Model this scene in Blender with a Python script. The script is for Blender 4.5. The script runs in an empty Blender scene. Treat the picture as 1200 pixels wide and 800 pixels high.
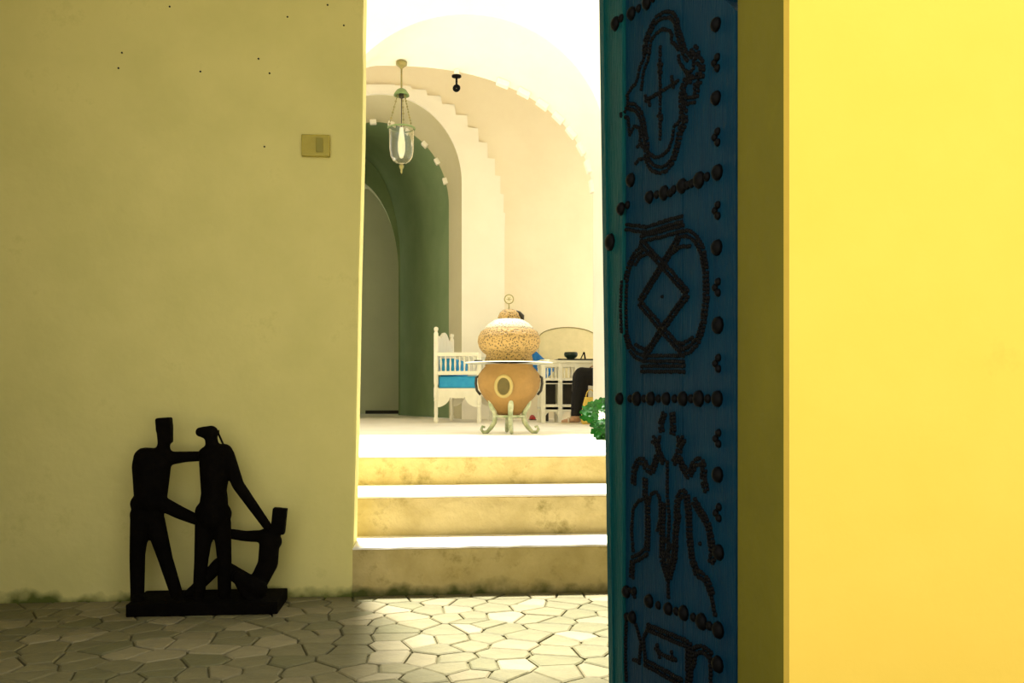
import bpy, bmesh, math, random
from mathutils import Vector, Matrix, Euler
random.seed(7)
R = math.radians
SC = bpy.context.scene
COL = SC.collection

# ------------------------------------------------------------------ camera
EYE = 0.90; F = 1056.0; HY = 467.0; YAW = R(5.4)
cam_d = bpy.data.cameras.new('camera'); cam = bpy.data.objects.new('camera', cam_d); COL.objects.link(cam)
cam.location = (0, 0, EYE); cam.rotation_euler = (R(90), 0, -YAW)
cam_d.sensor_width = 36.0; cam_d.lens = 36.0 * F / 1200.0; cam_d.shift_y = (HY - 400.0) / 1200.0
cam_d.clip_start = 0.05; cam_d.clip_end = 200
SC.camera = cam
# ------------------------------------------------------------------ light
W = bpy.data.worlds.new('world'); SC.world = W; W.use_nodes = True
wb = W.node_tree.nodes['Background']; wb.inputs[0].default_value = (1.0, 0.97, 0.87, 1); wb.inputs[1].default_value = 1.25
sd = bpy.data.lights.new('sun', 'SUN'); sd.energy = 13.5; sd.angle = R(7.0); sd.color = (1.0, 0.96, 0.87)
sun = bpy.data.objects.new('sun', sd); COL.objects.link(sun)
TO_SUN = Vector((-0.06, 0.33, 0.94)).normalized()
sun.rotation_euler = TO_SUN.to_track_quat('Z', 'Y').to_euler(); sun.location = (-4, 6, 9)
vs = SC.view_settings; vs.view_transform = 'Standard'; vs.look = 'None'; vs.gamma = 1.0; vs.use_curve_mapping = False
vs.exposure = 0.36

# ------------------------------------------------------------------ pixel helpers
CD = Vector((math.sin(YAW), math.cos(YAW), 0)); CR = Vector((math.cos(YAW), -math.sin(YAW), 0))
def ray(x, y): return CD + CR * ((x - 600) / F) + Vector((0, 0, 1)) * ((HY - y) / F)
def P(x, y, Y):
    r = ray(x, y); t = Y / r.y
    return Vector((0, 0, EYE)) + r * t
def GP(x, y, z):
    r = ray(x, y); t = (z - EYE) / r.z
    return Vector((0, 0, EYE)) + r * t
TZ = 0.59      # terrace level

# ------------------------------------------------------------------ materials
def nt(name):
    m = bpy.data.materials.new(name); m.use_nodes = True
    return m, m.node_tree.nodes, m.node_tree.links, m.node_tree.nodes['Principled BSDF']
def mat(name, c1, c2=None, scale=6.0, rough=0.8, bump=0.0, bscale=40.0, metal=0.0, spots=None, spot_scale=3.0, spot_lo=0.58, spot_hi=0.7, stretch=(1, 1, 1), spec=0.3, damp=None):
    m, N, L, b = nt(name)
    b.inputs['Roughness'].default_value = rough; b.inputs['Metallic'].default_value = metal
    b.inputs['Specular IOR Level'].default_value = spec
    tc = N.new('ShaderNodeTexCoord'); mp = N.new('ShaderNodeMapping'); mp.inputs['Scale'].default_value = stretch
    L.new(tc.outputs['Object'], mp.inputs['Vector'])
    src = None
    if c2 is not None:
        n = N.new('ShaderNodeTexNoise'); n.inputs['Scale'].default_value = scale; n.inputs['Detail'].default_value = 6; n.inputs['Roughness'].default_value = 0.6
        L.new(mp.outputs[0], n.inputs['Vector'])
        r = N.new('ShaderNodeValToRGB'); r.color_ramp.elements[0].position = 0.35; r.color_ramp.elements[1].position = 0.68
        r.color_ramp.elements[0].color = (*c1, 1); r.color_ramp.elements[1].color = (*c2, 1)
        L.new(n.outputs[0], r.inputs[0]); src = r.outputs[0]
    if spots is not None:
        n2 = N.new('ShaderNodeTexNoise'); n2.inputs['Scale'].default_value = spot_scale; n2.inputs['Detail'].default_value = 9; n2.inputs['Roughness'].default_value = 0.72
        L.new(mp.outputs[0], n2.inputs['Vector'])
        r2 = N.new('ShaderNodeMapRange'); r2.inputs[1].default_value = spot_lo; r2.inputs[2].default_value = spot_hi
        L.new(n2.outputs[0], r2.inputs[0])
        mx = N.new('ShaderNodeMix'); mx.data_type = 'RGBA'
        L.new(r2.outputs[0], mx.inputs[0])
        if src: L.new(src, mx.inputs[6])
        else: mx.inputs[6].default_value = (*c1, 1)
        mx.inputs[7].default_value = (*spots, 1); src = mx.outputs[2]
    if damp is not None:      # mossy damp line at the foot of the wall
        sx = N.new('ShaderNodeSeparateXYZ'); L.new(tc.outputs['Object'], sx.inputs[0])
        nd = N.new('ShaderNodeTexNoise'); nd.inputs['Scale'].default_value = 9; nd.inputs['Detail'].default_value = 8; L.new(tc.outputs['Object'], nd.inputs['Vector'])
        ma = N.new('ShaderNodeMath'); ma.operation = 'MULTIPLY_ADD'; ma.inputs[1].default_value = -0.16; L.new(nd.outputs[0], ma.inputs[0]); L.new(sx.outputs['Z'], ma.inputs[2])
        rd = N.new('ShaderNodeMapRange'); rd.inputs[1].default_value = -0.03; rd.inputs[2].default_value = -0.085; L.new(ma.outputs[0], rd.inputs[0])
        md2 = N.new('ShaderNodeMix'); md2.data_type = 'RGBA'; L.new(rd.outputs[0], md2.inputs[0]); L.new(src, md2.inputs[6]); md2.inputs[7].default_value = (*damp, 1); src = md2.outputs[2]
    if src: L.new(src, b.inputs['Base Color'])
    else: b.inputs['Base Color'].default_value = (*c1, 1)
    if bump > 0:
        n3 = N.new('ShaderNodeTexNoise'); n3.inputs['Scale'].default_value = bscale; n3.inputs['Detail'].default_value = 5
        L.new(mp.outputs[0], n3.inputs['Vector'])
        bp = N.new('ShaderNodeBump'); bp.inputs['Strength'].default_value = bump; bp.inputs['Distance'].default_value = 0.02
        L.new(n3.outputs[0], bp.inputs['Height']); L.new(bp.outputs[0], b.inputs['Normal'])
    return m
M = {}
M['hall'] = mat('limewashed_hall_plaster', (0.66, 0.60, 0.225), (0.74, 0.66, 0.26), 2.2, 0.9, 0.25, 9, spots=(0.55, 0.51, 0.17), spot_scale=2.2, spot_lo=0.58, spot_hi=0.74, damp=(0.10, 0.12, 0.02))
M['white'] = mat('white_limewash', (0.88, 0.835, 0.72), (0.91, 0.87, 0.76), 2.0, 0.9, 0.2, 8)
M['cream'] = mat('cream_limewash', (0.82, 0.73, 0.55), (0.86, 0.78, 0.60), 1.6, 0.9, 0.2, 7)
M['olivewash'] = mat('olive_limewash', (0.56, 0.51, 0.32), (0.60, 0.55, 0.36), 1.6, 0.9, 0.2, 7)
M['vault'] = mat('shaded_vault_limewash', (0.19, 0.27, 0.13), (0.23, 0.31, 0.16), 1.6, 0.9, 0.2, 7)  # shade and green cast of the dim vault put into its colour
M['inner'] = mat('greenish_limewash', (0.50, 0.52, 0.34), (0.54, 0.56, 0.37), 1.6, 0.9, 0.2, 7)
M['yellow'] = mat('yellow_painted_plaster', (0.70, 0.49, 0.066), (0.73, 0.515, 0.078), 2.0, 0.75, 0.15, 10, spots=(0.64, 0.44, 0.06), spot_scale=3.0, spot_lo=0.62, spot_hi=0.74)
M['olive'] = mat('dark_olive_jamb', (0.125, 0.112, 0.003), (0.145, 0.128, 0.004), 4.0, 0.85, 0.2, 14)  # one dark olive tone, well below the yellow face
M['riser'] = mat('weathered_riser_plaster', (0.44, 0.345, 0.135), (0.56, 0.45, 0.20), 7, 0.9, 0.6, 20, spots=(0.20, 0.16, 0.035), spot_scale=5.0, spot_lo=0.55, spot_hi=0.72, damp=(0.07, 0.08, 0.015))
M['marble'] = mat('worn_white_marble', (0.85, 0.80, 0.68), (0.80, 0.74, 0.60), 5, 0.6, 0.1, 30)
M['terrace'] = mat('pale_terrace_paving', (0.84, 0.80, 0.68), (0.78, 0.72, 0.58), 3, 0.7, 0.1, 20)
M['joint'] = mat('dark_mortar', (0.105, 0.096, 0.045), (0.13, 0.118, 0.056), 12, 0.95, 0.3, 60)
STONES = [mat('flagstone_%s' % n, c, tuple(k * 1.25 for k in c), 9, 0.7, 0.25, 35) for n, c in
          (('tan', (0.18, 0.157, 0.084)), ('moss', (0.125, 0.118, 0.056)), ('straw', (0.22, 0.193, 0.11)), ('grey', (0.14, 0.128, 0.064)), ('sand', (0.155, 0.139, 0.070)))]
M['ceil'] = mat('hall_ceiling_plaster', (0.62, 0.55, 0.30), (0.66, 0.60, 0.34), 2, 0.9)
M['street'] = mat('street_paving', (0.55, 0.50, 0.36), (0.48, 0.44, 0.30), 3, 0.9)
M['bronze'] = mat('black_metal', (0.0020, 0.0016, 0.0012), (0.004, 0.003, 0.002), 20, 0.85, 0.3, 60, spec=0.05)
M['blue'] = mat('blue_door_paint', (0.0008, 0.020, 0.046), (0.0012, 0.028, 0.055), 7, 0.55, 0.3, 26, stretch=(6, 6, 0.7), spots=(0.001, 0.038, 0.055), spot_scale=9, spot_lo=0.62, spot_hi=0.75, spec=0.08)
M['teal'] = mat('bounce_lit_door_paint', (0.0015, 0.048, 0.055), (0.002, 0.062, 0.064), 7, 0.5, 0.3, 26, stretch=(6, 6, 0.7), spec=0.1)  # same door paint with bounced light put into the colour
M['iron'] = mat('black_iron_nail', (0.0015, 0.0015, 0.002), None, rough=0.6, spec=0.08)
M['wpaint'] = mat('white_painted_wood', (0.84, 0.80, 0.66), (0.78, 0.73, 0.58), 8, 0.5, 0.1, 30)
M['bluecloth'] = mat('bright_blue_cloth', (0.03, 0.30, 0.62), (0.05, 0.38, 0.68), 12, 0.9, 0.3, 90)
M['navycloth'] = mat('deep_blue_cloth', (0.012, 0.11, 0.34), (0.02, 0.16, 0.42), 12, 0.9, 0.3, 90)
M['creamcloth'] = mat('cream_upholstery', (0.66, 0.58, 0.34), (0.72, 0.63, 0.38), 12, 0.9, 0.2, 80)
M['clay'] = mat('ochre_clay', (0.20, 0.112, 0.029), (0.265, 0.15, 0.042), 6, 0.75, 0.2, 30, spots=(0.12, 0.08, 0.021), spot_scale=5, spot_lo=0.6, spot_hi=0.75)
M['claydark'] = mat('dark_clay', (0.07, 0.055, 0.015), (0.11, 0.08, 0.022), 6, 0.8)
M['patina'] = mat('pale_patina_iron', (0.20, 0.25, 0.13), (0.52, 0.52, 0.36), 14, 0.6, 0.3, 50)
M['dark'] = mat('dark_wood', (0.02, 0.018, 0.012), (0.035, 0.028, 0.018), 14, 0.6)
M['slate'] = mat('black_top', (0.015, 0.016, 0.014), None, rough=0.35)
M['brass'] = mat('aged_brass', (0.30, 0.24, 0.08), (0.20, 0.20, 0.08), 18, 0.45, metal=0.4)
M['green_brass'] = mat('verdigris_brass', (0.14, 0.22, 0.09), (0.20, 0.26, 0.10), 18, 0.5, metal=0.2)
M['switch'] = mat('yellowed_plastic', (0.40, 0.325, 0.04), (0.44, 0.36, 0.05), 20, 0.4)
M['switch2'] = mat('ochre_plastic', (0.27, 0.235, 0.025), None, rough=0.4)
M['leaf'] = mat('green_leaf', (0.003, 0.050, 0.002), (0.008, 0.11, 0.005), 30, 0.5, 0.2, 60)
M['stem'] = mat('green_stem', (0.05, 0.16, 0.03), None, rough=0.6)
M['petal'] = mat('white_petal', (0.85, 0.82, 0.76), None, rough=0.6)
M['terracotta'] = mat('terracotta', (0.50, 0.22, 0.09), (0.58, 0.28, 0.12), 10, 0.85)
M['soil'] = mat('soil', (0.05, 0.035, 0.02), None, rough=1)
M['trouser'] = mat('black_trousers', (0.005, 0.0045, 0.004), (0.008, 0.007, 0.006), 18, 0.9)
M['shirt'] = mat('dark_shirt', (0.035, 0.035, 0.04), (0.045, 0.045, 0.05), 18, 0.9)
M['skin'] = mat('skin', (0.42, 0.24, 0.13), (0.46, 0.27, 0.15), 12, 0.6)
M['hair'] = mat('dark_hair', (0.012, 0.009, 0.006), None, rough=0.6)
M['sandal'] = mat('pale_sandal_leather', (0.62, 0.52, 0.36), None, rough=0.6)
M['bag'] = mat('ochre_bag', (0.62, 0.42, 0.07), (0.70, 0.50, 0.10), 10, 0.85, 0.3, 50)
M['red'] = mat('red_leather', (0.42, 0.03, 0.03), None, rough=0.5)
M['wood'] = mat('brown_wood', (0.18, 0.10, 0.04), (0.24, 0.14, 0.06), 10, 0.6)
def pierced():
    m, N, L, b = nt('pierced_clay'); b.inputs['Roughness'].default_value = 0.75
    tc = N.new('ShaderNodeTexCoord'); v = N.new('ShaderNodeTexVoronoi'); v.inputs['Scale'].default_value = 58
    L.new(tc.outputs['Object'], v.inputs['Vector'])
    r = N.new('ShaderNodeValToRGB'); e = r.color_ramp.elements
    e[0].position = 0.22; e[0].color = (0.07, 0.045, 0.010, 1); e[1].position = 0.50; e[1].color = (0.34, 0.215, 0.066, 1)
    L.new(v.outputs['Distance'], r.inputs[0]); L.new(r.outputs[0], b.inputs['Base Color'])
    bp = N.new('ShaderNodeBump'); bp.inputs['Strength'].default_value = 0.8; bp.inputs['Distance'].default_value = 0.01
    L.new(v.outputs['Distance'], bp.inputs['Height']); L.new(bp.outputs[0], b.inputs['Normal'])
    return m
M['pierced'] = pierced()
def pale_pierced():
    m, N, L, b = nt('pale_pierced_clay'); b.inputs['Roughness'].default_value = 0.75
    tc = N.new('ShaderNodeTexCoord'); v = N.new('ShaderNodeTexVoronoi'); v.inputs['Scale'].default_value = 60
    L.new(tc.outputs['Object'], v.inputs['Vector'])
    r = N.new('ShaderNodeValToRGB'); e = r.color_ramp.elements
    e[0].position = 0.12; e[0].color = (0.06, 0.045, 0.02, 1); e[1].position = 0.42; e[1].color = (0.52, 0.48, 0.37, 1)
    L.new(v.outputs['Distance'], r.inputs[0]); L.new(r.outputs[0], b.inputs['Base Color'])
    return m
M['palepierced'] = pale_pierced()
def glass(name, tint, rough=0.02, ior=1.45):
    m, N, L, b = nt(name)
    b.inputs['Base Color'].default_value = (*tint, 1); b.inputs['Roughness'].default_value = rough
    b.inputs['Transmission Weight'].default_value = 1.0; b.inputs['IOR'].default_value = ior
    return m
M['glass'] = glass('lantern_glass', (0.97, 0.97, 0.88))
M['tableglass'] = mat('frosted_table_glass', (0.80, 0.82, 0.74), None, rough=0.25)
M['bulb'] = mat('white_bulb_glass', (0.9, 0.88, 0.78), None, rough=0.3)

# ------------------------------------------------------------------ mesh helpers
class MB:
    def __init__(s): s.v = []; s.f = []
    def add(s, v, f):
        n = len(s.v); s.v += [tuple(p) for p in v]; s.f += [tuple(i + n for i in q) for q in f]; return s
    def box(s, x0, x1, y0, y1, z0, z1, mtx=None, taper=1.0):
        cx, cy = (x0 + x1) / 2, (y0 + y1) / 2
        v = [Vector((x, y, z0)) for x, y in ((x0, y0), (x1, y0), (x1, y1), (x0, y1))]
        v += [Vector((cx + (x - cx) * taper, cy + (y - cy) * taper, z1)) for x, y in ((x0, y0), (x1, y0), (x1, y1), (x0, y1))]
        if mtx: v = [mtx @ p for p in v]
        return s.add(v, [(3, 2, 1, 0), (4, 5, 6, 7), (0, 1, 5, 4), (1, 2, 6, 5), (2, 3, 7, 6), (3, 0, 4, 7)])
    def tube(s, pts, r, n=8, cap=True):
        pts = [Vector(p) for p in pts]; rr = r if isinstance(r, (list, tuple)) else [r] * len(pts)
        V = []; Fc = []; up = None
        for i, p in enumerate(pts):
            d = (pts[min(i + 1, len(pts) - 1)] - pts[max(i - 1, 0)]).normalized()
            if up is None: up = Vector((0, 0, 1)) if abs(d.z) < 0.9 else Vector((1, 0, 0))
            a = d.cross(up)
            if a.length < 1e-4: a = d.orthogonal()
            a.normalize(); b = d.cross(a); up = -b if (-b).dot(up) > 0 else b
            for k in range(n):
                t = 2 * math.pi * k / n; V.append(p + (a * math.cos(t) + b * math.sin(t)) * rr[i])
        for i in range(len(pts) - 1):
            for k in range(n):
                k2 = (k + 1) % n; Fc.append((i * n + k, i * n + k2, (i + 1) * n + k2, (i + 1) * n + k))
        if cap: Fc.append(tuple(range(n))[::-1]); Fc.append(tuple((len(pts) - 1) * n + k for k in range(n)))
        return s.add(V, Fc)
    def lathe(s, prof, c=(0, 0, 0), n=24, cap=True):
        c = Vector(c); V = []; Fc = []
        for r, z in prof:
            for k in range(n):
                t = 2 * math.pi * k / n; V.append(c + Vector((r * math.cos(t), r * math.sin(t), z)))
        for i in range(len(prof) - 1):
            for k in range(n):
                k2 = (k + 1) % n; Fc.append((i * n + k, i * n + k2, (i + 1) * n + k2, (i + 1) * n + k))
        if cap: Fc.append(tuple(range(n))[::-1]); Fc.append(tuple((len(prof) - 1) * n + k for k in range(n)))
        return s.add(V, Fc)
    def prism(s, poly, ext):       # poly: list of 3D points, ext: extrusion vector
        poly = [Vector(p) for p in poly]; n = len(poly); ext = Vector(ext)
        V = poly + [p + ext for p in poly]
        Fc = [tuple(range(n)), tuple(range(2 * n - 1, n - 1, -1))] + [(i, i + n, (i + 1) % n + n, (i + 1) % n) for i in range(n)]
        return s.add(V, Fc)
    def torus(s, c, R_, r, ax=(0, 0, 1), n=24, m=8, ex=1.0, a_dir=None):
        ax = Vector(ax).normalized(); a = Vector(a_dir).normalized() if a_dir else ax.orthogonal().normalized(); b = ax.cross(a); c = Vector(c); V = []; Fc = []
        for i in range(n):
            t = 2 * math.pi * i / n; d = a * math.cos(t) + b * math.sin(t) * ex
            for k in range(m):
                q = 2 * math.pi * k / m; V.append(c + d * R_ + d.normalized() * r * math.cos(q) + ax * r * math.sin(q))
        for i in range(n):
            for k in range(m):
                Fc.append((i * m + k, ((i + 1) % n) * m + k, ((i + 1) % n) * m + (k + 1) % m, i * m + (k + 1) % m))
        return s.add(V, Fc)
    def mesh(s, name, material, bevel=0.0, smooth=False, seg=2):
        me = bpy.data.meshes.new(name); me.from_pydata(s.v, [], s.f); me.update()
        bm = bmesh.new(); bm.from_mesh(me)
        bmesh.ops.recalc_face_normals(bm, faces=bm.faces[:])
        if bevel > 0:
            es = [e for e in bm.edges if len(e.link_faces) == 2 and e.calc_face_angle(0) > 0.6]
            bmesh.ops.bevel(bm, geom=es, offset=bevel, segments=seg, profile=0.7, affect='EDGES', clamp_overlap=True)
        bm.to_mesh(me); bm.free()
        if smooth:
            for p in me.polygons: p.use_smooth = True
        if smooth == 'auto':
            try: me.set_sharp_from_angle(angle=R(40))
            except Exception: pass
        me.materials.append(M[material] if isinstance(material, str) else material)
        return me
    def obj(s, name, material, parent=None, bevel=0.0, smooth=False, seg=2, world=False):
        o = bpy.data.objects.new(name, s.mesh(name, material, bevel, smooth, seg)); COL.objects.link(o)
        if parent:
            o.parent = parent
            if world: o.location = -Vector(parent.location)
        return o
def tag(o, label, cat, group=None):
    o['label'] = label; o['category'] = cat
    if group: o['group'] = group
    return o
def thing(name, label, cat, loc=(0, 0, 0), rz=0.0, group=None):
    o = bpy.data.objects.new(name, None); COL.objects.link(o); o.empty_display_size = 0.1
    o.location = loc; o.rotation_euler = (0, 0, rz)
    return tag(o, label, cat, group)
def struct(o, label=None):
    o['kind'] = 'structure'
    if label: o['label'] = label
    return o
def inst(name, me, parent, loc, rot=(0, 0, 0), sc=(1, 1, 1)):
    o = bpy.data.objects.new(name, me); COL.objects.link(o); o.parent = parent
    o.location = loc; o.rotation_euler = rot; o.scale = sc
    return o

# ------------------------------------------------------------------ setting: hall
WY = 4.16            # face of the hall wall behind the sculpture
FY0, FY1 = 1.80, 2.11   # outer wall with the doorway
JX = P(925, 467, FY0).x
fl = struct(MB().box(-3.4, 3.4, FY1 - 0.31, WY + 0.05, -0.12, -0.010).obj('floor', 'joint'), 'irregular flagstone floor of the shaded entrance hall')
struct(MB().box(-8, 8, -9, FY0, -0.14, -0.02).obj('floor_street', 'street'), 'street paving outside the doorway')
# wall behind sculpture, opening to the right
edge = [P(x, y, WY) for x, y in ((413, 698), (414, 660), (414.5, 640), (416, 580), (417.5, 520), (419, 440), (420, 380), (421, 320), (423, 240), (425, 160), (426, 80), (425.5, 40), (426.5, 0))]
zt = 4.60  # unseen lintel raised so the sun patch reaches farther into the hall
poly = [Vector((-3.4, WY, -0.1)), Vector((edge[0].x, WY, -0.1))] + edge + [Vector((edge[-1].x + 0.02, WY, zt)), Vector((2.5, WY, zt)), Vector((2.5, WY, -0.1)), Vector((3.4, WY, -0.1)), Vector((3.4, WY, 5.2)), Vector((-3.4, WY, 5.2))]
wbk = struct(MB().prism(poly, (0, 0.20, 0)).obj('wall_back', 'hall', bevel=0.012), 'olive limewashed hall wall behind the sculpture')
# nails in the wall
nm = MB().lathe([(0.0035, 0), (0.0045, 0.004), (0.003, 0.006)], n=6).mesh('wall_nail', 'iron')
for x, y in ((199, 8), (337, 20), (403, 30), (384, 6), (143, 62), (139, 80), (235, 84), (316, 86), (303, 69), (310, 172)):
    p = P(x, y, WY); inst('wall_nail', nm, wbk, (p.x, WY + 0.001, p.z), (R(90), 0, 0))
# outer wall : yellow face, olive jamb
wf = struct(MB().box(JX, 3.6, FY0, FY0 + 0.03, -0.1, 5.3).box(-3.6, -1.6, FY0, FY0 + 0.03, -0.1, 5.3).box(-1.6, JX, FY0, FY0 + 0.03, 3.1, 5.3).obj('wall_front', 'yellow'), 'bright yellow painted outer wall beside the doorway')  # unseen left side and top of the opening sized to light the hall
struct(MB().box(JX, 3.6, FY0 + 0.03, FY1, -0.1, 5.2).box(-3.6, -1.6, FY0 + 0.03, FY1, -0.1, 5.2).box(-1.6, JX, FY0 + 0.03, FY1, 3.1, 5.2).obj('trim_1', 'olive'), 'dark olive inner side of the doorway')
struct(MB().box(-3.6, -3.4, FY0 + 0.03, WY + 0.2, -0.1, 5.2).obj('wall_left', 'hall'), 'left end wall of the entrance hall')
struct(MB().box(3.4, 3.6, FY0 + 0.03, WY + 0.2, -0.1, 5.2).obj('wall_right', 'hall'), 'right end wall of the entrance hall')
struct(MB().box(-3.6, 3.6, FY0 + 0.03, WY + 0.2, 5.2, 5.35).obj('ceiling', 'ceil'), 'plastered ceiling of the entrance hall')

# flagstones : clipped Voronoi cells
def clip(poly, p, q):
    m = ((p[0] + q[0]) / 2, (p[1] + q[1]) / 2); n = (q[0] - p[0], q[1] - p[1]); out = []
    def side(a): return (a[0] - m[0]) * n[0] + (a[1] - m[1]) * n[1]
    for i in range(len(poly)):
        a, b = poly[i], poly[(i + 1) % len(poly)]; sa, sb = side(a), side(b)
        if sa <= 0: out.append(a)
        if (sa < 0 < sb) or (sb < 0 < sa):
            t = sa / (sa - sb); out.append((a[0] + (b[0] - a[0]) * t, a[1] + (b[1] - a[1]) * t))
    return out
X0, X1, Y0, Y1 = -2.05, 1.05, 2.65, WY
NX, NYs = 22, 13
seeds = []
for i in range(NX):
    for j in range(NYs):
        seeds.append((X0 + (i + 0.5 + random.uniform(-.42, .42) + 0.5 * (j % 2)) * (X1 - X0) / NX, Y0 + (j + 0.5 + random.uniform(-.4, .4)) * (Y1 - Y0) / NYs))
cnt = 0
for a in seeds:
    pol = [(X0, Y0), (X1, Y0), (X1, Y1), (X0, Y1)]
    for b in seeds:
        if b is not a and abs(a[0] - b[0]) < 0.8 and abs(a[1] - b[1]) < 0.6: pol = clip(pol, a, b)
        if len(pol) < 3: break
    if len(pol) < 3: continue
    cx = sum(p[0] for p in pol) / len(pol); cy = sum(p[1] for p in pol) / len(pol)
    rad = sum(math.hypot(p[0] - cx, p[1] - cy) for p in pol) / len(pol)
    k1 = max(0.5, 1 - 0.0045 / rad); k2 = max(0.4, 1 - 0.011 / rad); dz = random.uniform(-0.0015, 0.0015)
    n = len(pol)
    V = [((p[0] - cx) * k1, (p[1] - cy) * k1, -0.014) for p in pol] + [((p[0] - cx) * k1, (p[1] - cy) * k1, -0.004 + dz) for p in pol] + [((p[0] - cx) * k2, (p[1] - cy) * k2, dz) for p in pol]
    Fc = [(i + r * n, (i + 1) % n + r * n, (i + 1) % n + (r + 1) * n, i + (r + 1) * n) for r in (0, 1) for i in range(n)] + [tuple(range(2 * n, 3 * n))]
    mm = MB().add(V, Fc); o = mm.obj('flagstone', random.choice((STONES[0], STONES[3], STONES[3], STONES[4], STONES[4], STONES[1], STONES[2], STONES[3])), fl); o.location = (cx, cy, 0)
    cnt += 1

# ------------------------------------------------------------------ steps
SX0, SX1 = P(413.2, 698, WY).x - 0.0, 2.5
SY = [WY, 4.47, 5.00]; SZ = [0.225, 0.426, TZ]
st = thing('steps', 'three weathered plaster steps with white marble treads up to the courtyard', 'steps', (0.8, WY, 0))
def wavy_box(x0, x1, y0, y1, z0, z1, n=36, amp=0.004):
    V = []; Fc = []
    for i in range(n + 1):
        x = x0 + (x1 - x0) * i / n; a = random.uniform(-amp, amp); b = random.uniform(-amp, amp) * 0.5
        V += [(x, y0 + a, z0), (x, y0 + a + 0.003, z1 - 0.006 + b), (x, y0 + a + 0.010, z1 + b * 0.4), (x, y1, z1), (x, y1, z0)]
    for i in range(n):
        for k in range(5): Fc.append((i * 5 + k, i * 5 + (k + 1) % 5, (i + 1) * 5 + (k + 1) % 5, (i + 1) * 5 + k))
    Fc += [(4, 3, 2, 1, 0), tuple(n * 5 + k for k in range(5))]
    return MB().add(V, Fc)
for i in range(3):
    yb = SY[i + 1] + 0.02 if i < 2 else SY[2] + 0.40
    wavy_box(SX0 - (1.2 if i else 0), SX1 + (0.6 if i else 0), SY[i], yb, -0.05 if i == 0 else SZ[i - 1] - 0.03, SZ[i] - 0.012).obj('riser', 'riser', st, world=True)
    wavy_box(SX0 - (1.2 if i else 0), SX1 + (0.6 if i else 0), SY[i] - 0.004, yb, SZ[i] - 0.014, SZ[i], amp=0.003).obj('tread', 'marble', st, world=True)

# ------------------------------------------------------------------ courtyard and vaulted loggia
struct(MB().box(-7, 7, SY[2] + 0.38, 19.2, 0.2, TZ - 0.0005).obj('floor_courtyard', 'terrace'), 'sunlit white courtyard paving above the steps')
YA, YB, YC, YE, YG = 9.6, 10.43, 13.6, 14.3, 17.0
def outline(cx, cy, rx, ry, Y, n=2.0, rxl=None, N=48, nl=None):
    rxl = rxl or rx; nl = nl or n; pts = []
    a = P(cx + rx, cy, Y); pts.append(Vector((a.x, Y, TZ))); pts.append(Vector((a.x, Y, TZ + (a.z - TZ) * 0.5)))
    for i in range(N + 1):
        t = math.pi * i / N; c, s_ = math.cos(t), math.sin(t); e = 2.0 / (n if c >= 0 else nl)
        x = cx + (rx if c >= 0 else rxl) * math.copysign(abs(c) ** e, c); y = cy - ry * abs(s_) ** e
        pts.append(P(x, y, Y))
    b = P(cx - rxl, cy, Y); pts.append(Vector((b.x, Y, TZ + (b.z - TZ) * 0.5))); pts.append(Vector((b.x, Y, TZ)))
    return pts
A = outline(545, 182, 167, 165, YA)
B = outline(450, 240, 245, 163, YB, 2.25, rxl=60, nl=3)
D = outline(445, 215, 96, 104, YC)
E_ = outline(440, 240, 86, 97, YE, 1.95)
Fo = outline(415, 310, 54, 128, YG)
G = outline(405, 320, 62, 113, YG)
def loft(name, a, b, material, label=None, smooth=True):
    n = len(a); o = MB().add(list(a) + list(b), [(i, i + 1, i + 1 + n, i + n) for i in range(n - 1)]).obj(name, material, smooth=smooth)
    return struct(o, label)
def plane_hole(name, x0, x1, z1, Y, hole, material, label=None):
    bm = bmesh.new(); outer = [Vector((hole[0].x, Y, TZ)), Vector((x1, Y, TZ)), Vector((x1, Y, z1)), Vector((x0, Y, z1)), Vector((x0, Y, TZ)), Vector((hole[-1].x, Y, TZ))]
    pts = outer + [p for p in hole[::-1][1:-1]]
    vs_ = [bm.verts.new(p) for p in pts]; es = [bm.edges.new((vs_[i], vs_[(i + 1) % len(vs_)])) for i in range(len(vs_))]
    bmesh.ops.triangle_fill(bm, edges=es, use_beauty=True, use_dissolve=False)
    me = bpy.data.meshes.new(name); bm.to_mesh(me); bm.free(); me.materials.append(M[material])
    o = bpy.data.objects.new(name, me); COL.objects.link(o); return struct(o, label)
HT = 6.3
plane_hole('wall_courtyard', -6.5, 6.5, HT, YA, A, 'white', 'sunlit white courtyard wall pierced by the great arch')
rv = loft('wall_arch_reveal', A, B, 'white', 'white curved underside of the great front arch')
plane_hole('wall_loggia_front', -3.4, 3.4, HT, YB, B, 'cream')
struct(MB().box(-3.6, -3.4, YB, YB + 0.4, TZ, HT).box(-3.6, -3.4, YC - 0.4, YC, TZ, HT).box(-3.6, -3.4, YB + 0.4, YC - 0.4, 4.9, HT).obj('wall_loggia_left', 'cream'), 'left wall of the loggia')  # unseen side opening added to let more light into the loggia
struct(MB().box(3.4, 3.6, YB, YB + 0.4, TZ, HT).box(3.4, 3.6, YC - 0.4, YC, TZ, HT).box(3.4, 3.6, YB + 0.4, YC - 0.4, 4.9, HT).obj('wall_loggia_right', 'cream'), 'right wall of the loggia')  # matching unseen opening added on this side for light
struct(MB().box(-3.6, 3.6, YA, YC + 0.2, HT, HT + 0.15).obj('ceiling_loggia', 'cream'), 'loggia ceiling')
wlb = plane_hole('wall_loggia_back', -3.5, 3.5, HT, YC, D, 'cream', 'cream back wall of the loggia with an inner arch')
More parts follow.
